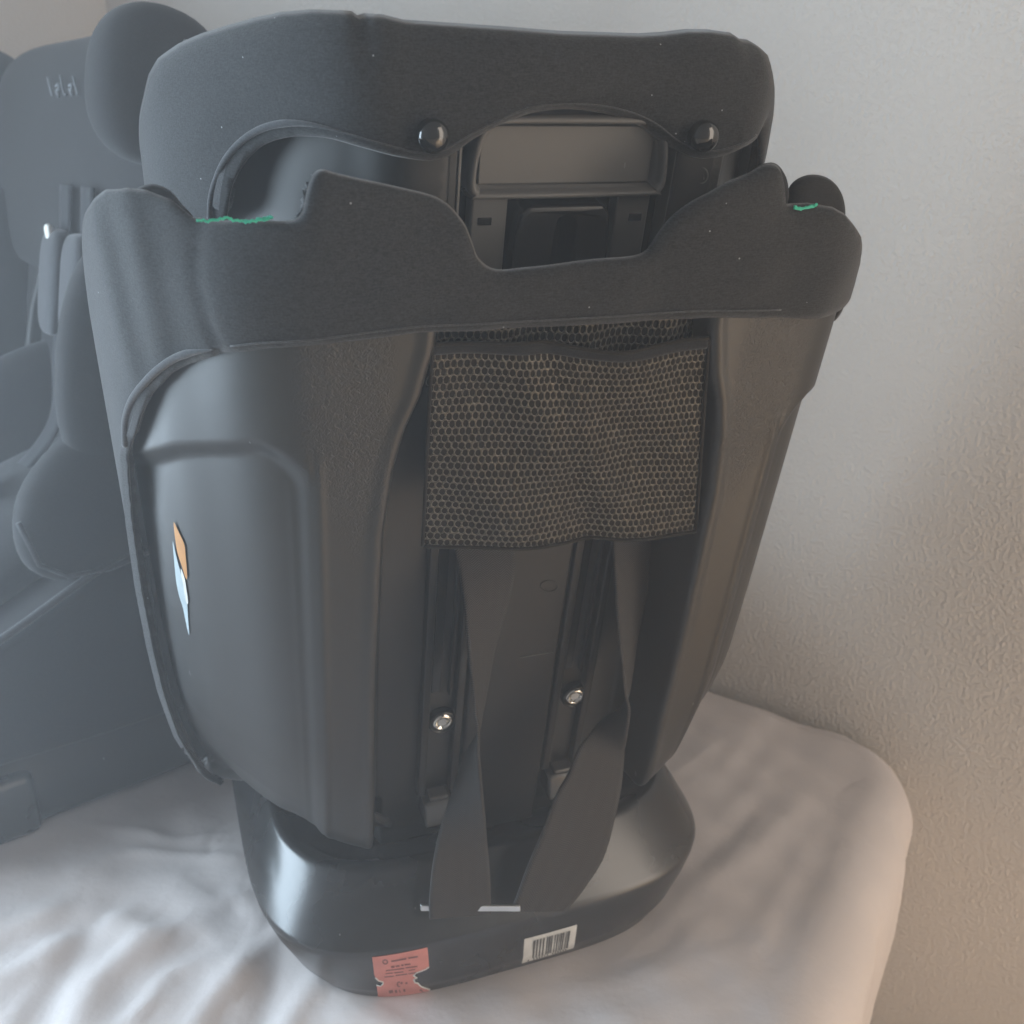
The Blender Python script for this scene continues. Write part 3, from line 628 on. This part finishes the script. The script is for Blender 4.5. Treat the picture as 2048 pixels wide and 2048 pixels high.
for px, py in ((868, 274), (1411, 274)):
    a, d, h = on_b(px, py, -.018)
    R_ = [[tuple(b2a(a + r * cos(2 * pi * k / 40), dd, h + r * sin(2 * pi * k / 40))) for k in range(40)] for r, dd in ((.0078, -.010), (.0083, -.0175), (.0080, -.0190), (.0068, -.0208), (.0045, -.0222), (.0020, -.0229), (.0004, -.0230))]
    loft('snap_button', R_, M['button'], head)
# plastic back of the headrest
def S_hs(q, h):
    a, d = prof(np.asarray(q, float), PHD, .205, .215, -.004)
    s = np.abs(q); dish = .012 * sstep(s, .088, .12) * (1 - sstep(s, .20, .26)) * (1 - sstep(np.asarray(h), .515, .545)) + .004 * np.exp(-((s - .125) / .03) ** 2)
    return a, d + .003 + dish, np.asarray(h, float)
hp = []
for x in (-1, 1):
    P = np.array([(.066, .548), (.066, .40), (.30, .40), (.31, .50), (.26, .545)]) * np.array([x, 1])
    patch('headrest_shell', P if x > 0 else P[::-1], S_hs, M['shell'], head, cell=.006, roll=.001, thick=.003)
for x in (-1, 1):   # flat guide strips beside the handle
    c = .003 + x * .0795
    g = bbox_b('guide_strip', (c - .0155, c + .0155), (-.0035, .012), (.43, .532), M['shell'] if x < 0 else M['shell_grain'], head, .002)
    edge = .003 + x * .0635; bbox_b('guide_edge', (edge - .0008, edge + .0008), (-.004, .01), (.44, .53), M['grey'], g, .0004)
    if x < 0:
        for k in (-1, 0, 1): P = [b2a(*on_b(855 + k * 9 + s * 1.5, 357 + s * 13, -.0038)) for s in (-1, 1)]; tube('moulded_mark', P, .00055, M['grey'], g, 6)
    else:
        tube('moulded_mark', [b2a(*on_b(1402 + 13 * cos(t), 350 + 16 * sin(t), -.0038)) for t in np.linspace(0, 2 * pi, 24)[:-1]], .0006, M['grey'], g, 6, True)
        for k in (-1, 1): tube('moulded_mark', [b2a(*on_b(1402 + k * 5, 350 + s * 9, -.0038)) for s in (-1, 1)], .0005, M['grey'], g, 6)
# grey adjusting handle: a tray with rounded rim
def make_handle():
    o3 = .003
    out = dens([(-.0555, .500), (-.0525, .4935), (-.045, .492), (.051, .492), (.0585, .4935), (.0615, .500), (.0595, .520), (.0545, .5315), (.046, .535), (-.040, .535), (-.0485, .5315), (-.0535, .520)], 6, True)
    c = np.array([.003, .5135]); rings = []
    for k_, d in ((0, .010), (0, -.0045), (.0008, -.0064), (.0022, -.0072), (.0034, -.0064), (.0042, -.003), (.0050, .0022)):
        P = c + (out - c) * np.array([1 - k_ / .0585, 1 - k_ / .0215]); rings.append([tuple(b2a(a, d, h)) for a, h in P])
    return loft('handle', rings, M['grey'], head)
hd = make_handle()
bbox_b('handle_face', (-.0485, .0530), (.0004, .0017), (.4985, .5290), M['grey'], hd, .001)
for x in (-1, 1):
    c = .003 + x * .0435
    lg = bbox_b('handle_leg', (c - .0105, c + .0105), (.001, .012), (.40, .4925), M['grey'], hd, .0015)
    bbox_b('locking_slot', (.003 + x * .046 - .004, .003 + x * .046 + .004), (.0004, .003), (.476, .4802), M['shell_gloss'], lg, .0003)
# block with keyhole slot between the legs
bbox_b('recess_plate', (-.068, .074), (.020, .024), (.40, .4925), M['shell_gloss'], head, .001)
LB = [(-.0285, .405), (-.0262, .470), (-.0245, .482), (-.0200, .4875), (.0255, .4875), (.0300, .482), (.0318, .470), (.0340, .405), (.0100, .405), (.0096, .474), (.0082, .4795), (.0040, .4815), (-.0002, .4795), (-.0016, .474), (-.0030, .405)]
nlb = len(LB); lbV = [tuple(b2a(a, -.005, h)) for a, h in LB] + [tuple(b2a(a * 1.02, .0198, h + (.003 if h > .48 else 0))) for a, h in LB]
lb = mesh('latch_block', lbV, [tuple(range(nlb)), tuple(range(nlb, 2 * nlb))[::-1]] + [(i, i + nlb, (i + 1) % nlb + nlb, (i + 1) % nlb) for i in range(nlb)], M['shell_gloss'], head, smooth=False); recalc(lb)
bm = bmesh.new(); bm.from_mesh(lb.data); bm.to_mesh(lb.data); bm.free(); bevel(lb, .0030, 3, 45)
bbox_b('headrest_web', (-.064, .070), (.014, .020), (.493, .548), M['shell'], head, .001)

# ---- harness straps hanging to a steel yoke
def strap(name, rows, width, mats, seg=14):
    """rows: left px, right px, mean depth, twist sign; the webbing keeps its width by turning"""
    D = []
    for (xl, yl, xr, yr, y0, sg) in rows:
        Pl, Pr = on_y(xl, yl, y0), on_y(xr, yr, y0); w = np.linalg.norm(Pr - Pl); dy = np.sqrt(max(width ** 2 - w ** 2, 0)) * .5 * sg
        D.append(np.concatenate([on_y(xl, yl, y0 - dy), on_y(xr, yr, y0 + dy)]))
    D = dens(D, 8); n = len(D); V = []; UV = []; L = np.concatenate([[0], np.cumsum(np.linalg.norm(np.diff((D[:, :3] + D[:, 3:]) / 2, axis=0), axis=1))])
    for i in range(n):
        l, r = D[i, :3], D[i, 3:]
        for k in range(seg):
            t = k / (seg - 1); V.append(l * (1 - t) + r * t); UV.append((t * width, L[i]))
    Fc = gridf(n, seg); o = mesh(name, V, Fc, None, seat, mats=mats)
    z = np.array([V[f[0]][2] for f in Fc]); o.data.polygons.foreach_set('material_index', (z < strap_cut).astype(np.int32) if len(mats) > 1 else np.zeros(len(Fc), dtype=np.int32))
    uvl = o.data.uv_layers.new(name='UVMap')
    for lp in o.data.loops: uvl.data[lp.index].uv = UV[lp.vertex_index]
    solid(o, .0022, 0, 0); return o
strap_cut = .285
strap_cut = -1
WB = [M['webbing']]
strap('harness_strap', [(905, 1060, 1026, 1060, -.080, 1), (909, 1096, 1027, 1096, -.080, 1), (920, 1150, 1028, 1150, -.081, 1), (931, 1222, 1011, 1222, -.083, 1), (937, 1295, 989, 1295, -.085, 1), (945, 1365, 976, 1365, -.087, 1), (951, 1425, 964, 1425, -.088, 1),
    (957, 1467, 955, 1467, -.089, 1), (957, 1512, 931, 1512, -.089, 1), (964, 1585, 906, 1585, -.090, 1), (972, 1657, 880, 1657, -.092, 1), (978, 1730, 866, 1730, -.094, 1), (981, 1796, 859, 1802, -.096, 1), (980, 1827, 859, 1837, -.095, 1)], .038, WB)
strap('harness_strap', [(1222, 1045, 1312, 1045, -.072, 1), (1225, 1082, 1310, 1075, -.072, 1), (1230, 1150, 1299, 1150, -.073, 1), (1237, 1259, 1277, 1259, -.075, 1), (1245, 1331, 1266, 1331, -.076, 1), (1250, 1385, 1257, 1385, -.077, 1),
    (1258, 1420, 1243, 1415, -.077, 1), (1253, 1470, 1200, 1445, -.078, 1), (1247, 1520, 1160, 1494, -.080, 1), (1241, 1575, 1136, 1549, -.083, 1), (1230, 1630, 1112, 1592, -.086, 1), (1207, 1712, 1083, 1668, -.090, 1), (1167, 1777, 1054, 1737, -.093, 1), (1143, 1807, 1033, 1795, -.096, 1), (1132, 1820, 1020, 1824, -.096, 1)], .039, WB)
yl, yr = on_y(841, 1815, -.088), on_y(1040, 1816, -.101)
box('yoke_bar', (0, -.0012, -.0026), (1, .0012, .0026), M['steel'], seat, .0006, lambda x, y, z: tuple(yl + (yr - yl) * x + np.array([0, y, z])))

# ---- stickers on the base
def sticker(name, P2, mat, off=.0006, parent=base, step=.003):
    poly = resample(np.array(P2), step); lo, hi = poly.min(0), poly.max(0); n = len(poly)
    g = np.array([(x, z) for x in np.arange(lo[0], hi[0], step) for z in np.arange(lo[1], hi[1], step)]).reshape(-1, 2)
    if len(g): g = g[inside(g, poly)]; g = g[segdist(g, poly) > step * .4] if len(g) else g
    al = np.vstack([poly, g]) if len(g) else poly
    res = delaunay_2d_cdt([Vector(p) for p in al], [(i, (i + 1) % n) for i in range(n)], [], 1, 1e-7)
    V2 = np.array([(v.x, v.y) for v in res[0]]); V = np.stack([V2[:, 0], base_out(V2[:, 0], V2[:, 1]) - off, V2[:, 1]], 1)
    o = mesh(name, V, [tuple(f) for f in res[2]], mat, parent); bm = bmesh.new(); bm.from_mesh(o.data); bm.normal_update()
    if sum(f.normal.y for f in bm.faces) > 0: bmesh.ops.reverse_faces(bm, faces=bm.faces)
    bm.to_mesh(o.data); bm.free(); return o
def onbase(px, py):
    y = -.07
    for _ in range(8): P = on_y(px, py, y); y = float(base_out(P[0], P[2]))
    P = on_y(px, py, y); return (P[0], P[2])
k = .0932
RS = [(255, 680), (1430, 470), (1445, 480), (1478, 880), (1410, 930), (1200, 1010), (1140, 1070), (1215, 1115), (1140, 1150), (1170, 1220), (1230, 1230), (1300, 1300), (1370, 1330), (1495, 1365), (1505, 1500), (900, 1580), (390, 1640), (350, 1275), (430, 1300), (490, 1250), (490, 1210), (390, 1180), (330, 1120), (300, 1050)]
rs = sticker('red_sticker', [onbase(720 + x * k, 1850 + y * k) for x, y in RS], M['red']); rs['label'] = 'torn faded red approval sticker'
torn = [onbase(720 + x * k, 1850 + y * k) for x, y in ((1470, 890), (1410, 935), (1200, 1015), (1140, 1075), (1215, 1120), (1145, 1155), (1175, 1225), (1235, 1235), (1300, 1305), (1375, 1335), (1495, 1370))]
tube('torn_edge', [(x, base_out(x, z) - .0007, z) for x, z in torn], .0006, M['paper'], rs, 6)
torn = [onbase(720 + x * k, 1850 + y * k) for x, y in ((350, 1275), (430, 1300), (490, 1250), (490, 1210), (390, 1180), (330, 1120))]
tube('torn_edge', [(x, base_out(x, z) - .0007, z) for x, z in torn], .0005, M['paper'], rs, 6)
inkP = []
def inkbar(x0, y0, x1, y1, t):
    a, b = np.array([x0, y0], float), np.array([x1, y1], float); n = np.array([-(b - a)[1], (b - a)[0]]); n = n / np.linalg.norm(n) * t / 2; inkP.append([a + n, b + n, b - n, a - n])
for (x0, y0, x1, y1, t) in ((665, 765, 985, 705, 34), (1030, 695, 1235, 660, 34), (665, 890, 735, 876, 40), (760, 872, 840, 858, 34), (880, 852, 925, 842, 34), (950, 838, 1080, 820, 30), (550, 965, 940, 915, 24), (970, 905, 1225, 870, 24), (545, 1030, 700, 1012, 22), (725, 1010, 925, 985, 24), (1040, 960, 1180, 935, 22), (520, 1100, 720, 1080, 22), (755, 1068, 1010, 1035, 24), (1035, 1030, 1195, 1005, 22), (615, 1420, 700, 1405, 60), (745, 1415, 790, 1400, 60), (835, 1405, 855, 1395, 70), (925, 1390, 965, 1380, 60), (1010, 1520, 1180, 1495, 24), (970, 1240, 1010, 1225, 40), (870, 1240, 905, 1215, 40), (1280, 1370, 1350, 1440, 45)): inkbar(x0, y0, x1, y1, t)
for kk in range(14):
    t0, t1 = 2 * pi * kk / 14, 2 * pi * (kk + 1) / 14; inkbar(535 + 50 * cos(t0), 775 + 44 * sin(t0), 535 + 50 * cos(t1), 775 + 44 * sin(t1), 30)
for kk in range(9):
    t0, t1 = .9 + 4.4 * kk / 9, .9 + 4.4 * (kk + 1) / 9; inkbar(830 + 34 * cos(t0), 1255 + 52 * sin(t0), 830 + 34 * cos(t1), 1255 + 52 * sin(t1), 24)
def quads(name, Q, mat, parent, off):
    V = []; Fc = []
    for q in Q:
        b = len(V)
        for x, z in q: V.append((x, base_out(x, z) - off, z))
        Fc.append((b, b + 1, b + 2, b + 3))
    return mesh(name, V, Fc, mat, parent, smooth=False)
quads('print', [[onbase(720 + x * k, 1850 + y * k) for x, y in q] for q in inkP], M['redink'], rs, .0009)
k2 = .0828
bs = sticker('barcode_sticker', [onbase(1020 + x * k2, 1820 + y * k2) for x, y in ((340, 690), (960, 528), (1050, 500), (1615, 340), (1585, 600), (1560, 740), (1525, 910), (275, 1280))], M['paper']); bs['label'] = 'white barcode sticker'
tl, tr, bl, br = [np.array(p, float) for p in ((560, 715), (1475, 465), (520, 1140), (1410, 880))]
bars = []; u = 0
for wbar, gap in ((.05, .035), (.04, .045), (.04, .045), (.04, .06), (.03, .02), (.035, .012), (.02, .012), (.03, .05), (.025, .035), (.035, .03), (.02, .02), (.03, .02), (.035, .04), (.02, .012), (.012, .02), (.05, .0)):
    u0, u1 = u, min(u + wbar, 1); u = u1 + gap
    if u0 >= 1: break
    f0 = lambda u: (tl + (tr - tl) * u, bl + (br - bl) * u)
    (a, b), (c, d) = f0(u0), f0(u1); bars.append([onbase(1020 + p[0] * k2, 1820 + p[1] * k2) for p in (a, c, d, b)])
for i, u in enumerate((-.1, .05, .13, .2, .27, .34, .42, .56, .63, .70, .77, .84, .91)):   # digits, only blurs in the picture
    c = bl + (br - bl) * u + np.array([0, 28]); s = np.array([[-14, -14], [14, -22], [10, 12], [-18, 20]]) * (1 if i else 1.1); bars.append([onbase(1020 + (c + p)[0] * k2, 1820 + (c + p)[1] * k2) for p in s])
quads('barcode_print', bars, M['ink'], bs, .0014)

# ---- warning labels on the left flank of the shell
def S_in(q, h):
    a, d, h = S_shell(q, h); e = 1e-3; a2, d2, _ = S_shell(np.asarray(q) + e, h); tx, ty = a2 - a, d2 - d; L = np.hypot(tx, ty) + 1e-12
    return a - ty / L * .0052, d + tx / L * .0052, h
for nm, pts, mt, lab in (('warning_label', [(347, 1042), (357, 1062), (368, 1086), (371, 1110), (374, 1150), (371, 1155), (364, 1132), (355, 1105), (350, 1075)], 'orange', 'orange warning label'),
                    ('warning_label', [(345, 1080), (351, 1105), (360, 1140), (368, 1170), (374, 1205), (378, 1265), (374, 1255), (366, 1215), (358, 1190), (352, 1160), (348, 1120)], 'white_label', 'pale peeling label'),
                    ('warning_label', [(361, 1135), (369, 1155), (373, 1180), (376, 1205), (370, 1200), (365, 1170)], 'paper', 'pale peeling label')):
    P = np.array(unproj(S_in, pts)); o = patch(nm, dens(P, 3, True), S_in, M[mt], shell, cell=.003, roll=.0001, thick=.0, lift=lambda v, e: np.full(len(v), .0012)); o['label'] = lab

# ================================================================== second seat, facing the camera, further back
TH2 = radians(-50.2); C2 = np.array([-.513, 1.048, 0])
seat2 = empty('child_car_seat', tuple(C2), TH2)
tag(seat2, 'second dark child car seat standing further back at the left edge, turned sideways', 'car seat')
def pillow(name, c, s, mat, parent, e1=2.6, e2=2.6, fn=None, nu=40, nv=24):
    V = []
    for i in range(nu):
        t = 2 * pi * i / nu
        for j in range(nv):
            p = -pi / 2 + pi * j / (nv - 1); f = lambda w, e: np.sign(w) * abs(w) ** (2 / e)
            x, y, z = f(cos(p), e2) * f(cos(t), e1) * s[0], f(cos(p), e2) * f(sin(t), e1) * s[1], f(sin(p), e2) * s[2]
            q = np.array([x, y, z]); q = fn(q) if fn else q; V.append(np.array(c) + q)
    o = mesh(name, V, gridf(nu, nv, True), mat, parent); bm = bmesh.new(); bm.from_mesh(o.data); bmesh.ops.remove_doubles(bm, verts=bm.verts, dist=1e-5); bmesh.ops.recalc_face_normals(bm, faces=bm.faces); bm.to_mesh(o.data); bm.free(); return o
def extrude(name, prof_yz, x0, x1, mat, parent, bev):
    n = len(prof_yz); V = [(x, y, z) for x in (x0, x1) for y, z in prof_yz]
    o = mesh(name, V, [tuple(range(n)), tuple(range(n, 2 * n))] + [(i, (i + 1) % n, (i + 1) % n + n, i + n) for i in range(n)], mat, parent); recalc(o); bevel(o, bev, 4, 25); return o
loft('base', [rrect(0, -.02, .185, .225, 5, 72, .0), rrect(0, -.02, .197, .235, 5, 72, .010), rrect(0, -.02, .200, .235, 5, 72, .05), rrect(0, -.01, .190, .22, 4.5, 72, .085), rrect(0, 0, .17, .20, 4, 72, .10)], M['shell'], seat2)
for x in (-.165, .165): box('foot_block', (x - .04, -.285, .0), (x + .04, -.108, .070), M['base'], seat2, .010)
SP = dens([(-.335, .110), (-.300, .090), (-.16, .082), (.00, .075), (.12, .078), (.185, .11), (.205, .18), (.215, .27), (.19, .305), (.10, .292), (-.018, .250), (-.115, .206), (-.22, .168), (-.315, .140)], 4, True)
bk = extrude('seat_bucket', SP, -.198, .198, M['cover_dark'], seat2, .012)
for x in (-.196, .196): tube('piping', [(x, y, z + .002) for y, z in dens([(-.30, .147), (-.22, .170), (-.115, .209), (-.018, .253), (.09, .292)], 6)], .004, M['piping'], bk, 8)
pillow('seat_cushion', (0, -.09, .235), (.135, .19, .045), M['cover_dark'], seat2, 3.2, 2.2, lambda q: q + np.array([0, 0, .40 * q[1]]))
for x in (-1, 1):
    ar = pillow('armrest', (x * .172, .045, .330), (.036, .125, .082), M['cover_dark'], seat2, 2.6, 2.3, lambda q: q + np.array([0, .10 * q[2], .22 * q[1]]))
    tube('piping', [(x * .190, -.078, .318), (x * .196, -.068, .275), (x * .199, -.045, .258), (x * .200, -.008, .256), (x * .200, .05, .266)], .0028, M['piping'], ar, 8)
lean = lambda q: q + np.array([0, .20 * q[2], 0])
pillow('backrest', (-.07, .125, .44), (.265, .055, .255), M['cover_dark'], seat2, 3.5, 3.5, lean)
for x in (-.32, .178): pillow('side_wing', (x, .085, .455), (.036, .105, .135), M['cover_dark'], seat2, 2.5, 2.5, lean)
for x in (-1, 1):
    V = [(x * .207, y, z) for y, z in ((.02, .30), (.17, .27), (.225, .48), (.20, .60), (.11, .58), (.06, .45))]; V += [(x * .190, v[1], v[2]) for v in V]
    n6 = 6; bevel(recalc(mesh('side_shell', V, [tuple(range(6)), tuple(range(6, 12))] + [(i, (i + 1) % 6, (i + 1) % 6 + 6, i + 6) for i in range(6)], M['shell'], seat2)), .006, 3, 30)
h2 = pillow('headrest_panel', (-.13, .130, .622), (.31, .042, .130), M['cover_dark'], seat2, 4, 3.4, lambda q: lean(q) + np.array([0, 0, .12 * (abs(q[0]) / .31) ** 2 * .8 * max(0, q[2])]))
for x in (-.425, .168): pillow('headrest_wing', (x, .108, .690), (.044, .060, .068), M['cover_dark'], seat2, 2.6, 2.5, lambda q: lean(q) + np.array([0, 0, -.18 * q[1] - .10 * max(0, q[1])]))
for x in (-1, 1):
    P = dens([(x * .035, .075, .60), (x * .036, .058, .50), (x * .036, .040, .42), (x * .035, .02, .34), (x * .02, -.06, .275)], 8); V = []
    for p in P:
        for t in (-.019, -.008, .008, .019): V.append(p + np.array([t, 0, 0]))
    solid(recalc(mesh('harness_strap', V, gridf(len(P), 4), M['webbing_dark'], seat2)), .002)
    pillow('strap_pad', (x * .036, .050, .500), (.028, .013, .055), M['piping'], seat2, 3.5, 4, lambda q: q + np.array([0, .20 * q[2], 0]))
pillow('buckle', (0, -.075, .285), (.028, .018, .035), M['shell_gloss'], seat2, 3.5, 3)
pillow('white_tag', (-.036, .052, .552), (.007, .004, .009), M['paper'], seat2, 3, 3)
# pale script mark on the headrest panel: leaning strokes
for stroke in ([(-.048, .020), (-.036, .001)], [(-.028, .010), (-.022, .012), (-.020, .007), (-.026, .005), (-.020, -.001)], [(-.018, .020), (-.008, .002), (-.003, .001)], [(.002, .009), (.008, .010), (.008, .004), (.003, .006), (.010, -.001)], [(.010, .018), (.018, .006), (.022, -.001)]):
    tube('script_mark', [(x * 1.5 - .062, .0862 + .20 * (z + .068), .622 + .068 + z) for x, z in dens([(a, b) for a, b in stroke], 5)], .0013, M['script'], h2, 6)

# ------------------------------------------------------------------ scattering volume added to stand in for lens glare from the left window
def glare_haze(density):
    o = box('glare_haze', (-3.6, -2.4, -1.75), (3.6, 3.6, 2.05), None, None, 0); o.data.materials.clear()
    m = bpy.data.materials.new('pale haze'); m.use_nodes = True; nt = m.node_tree; nt.nodes.clear()
    out = nt.nodes.new('ShaderNodeOutputMaterial'); v = nt.nodes.new('ShaderNodeVolumePrincipled'); v.inputs['Color'].default_value = (.95, .97, 1, 1); v.inputs['Density'].default_value = density; v.inputs['Anisotropy'].default_value = 0.58
    nt.links.new(v.outputs[0], out.inputs['Volume']); o.data.materials.append(m); o['kind'] = 'stuff'; o['label'] = 'added pale air standing in for lens glare'; return o
glare_haze(.125)
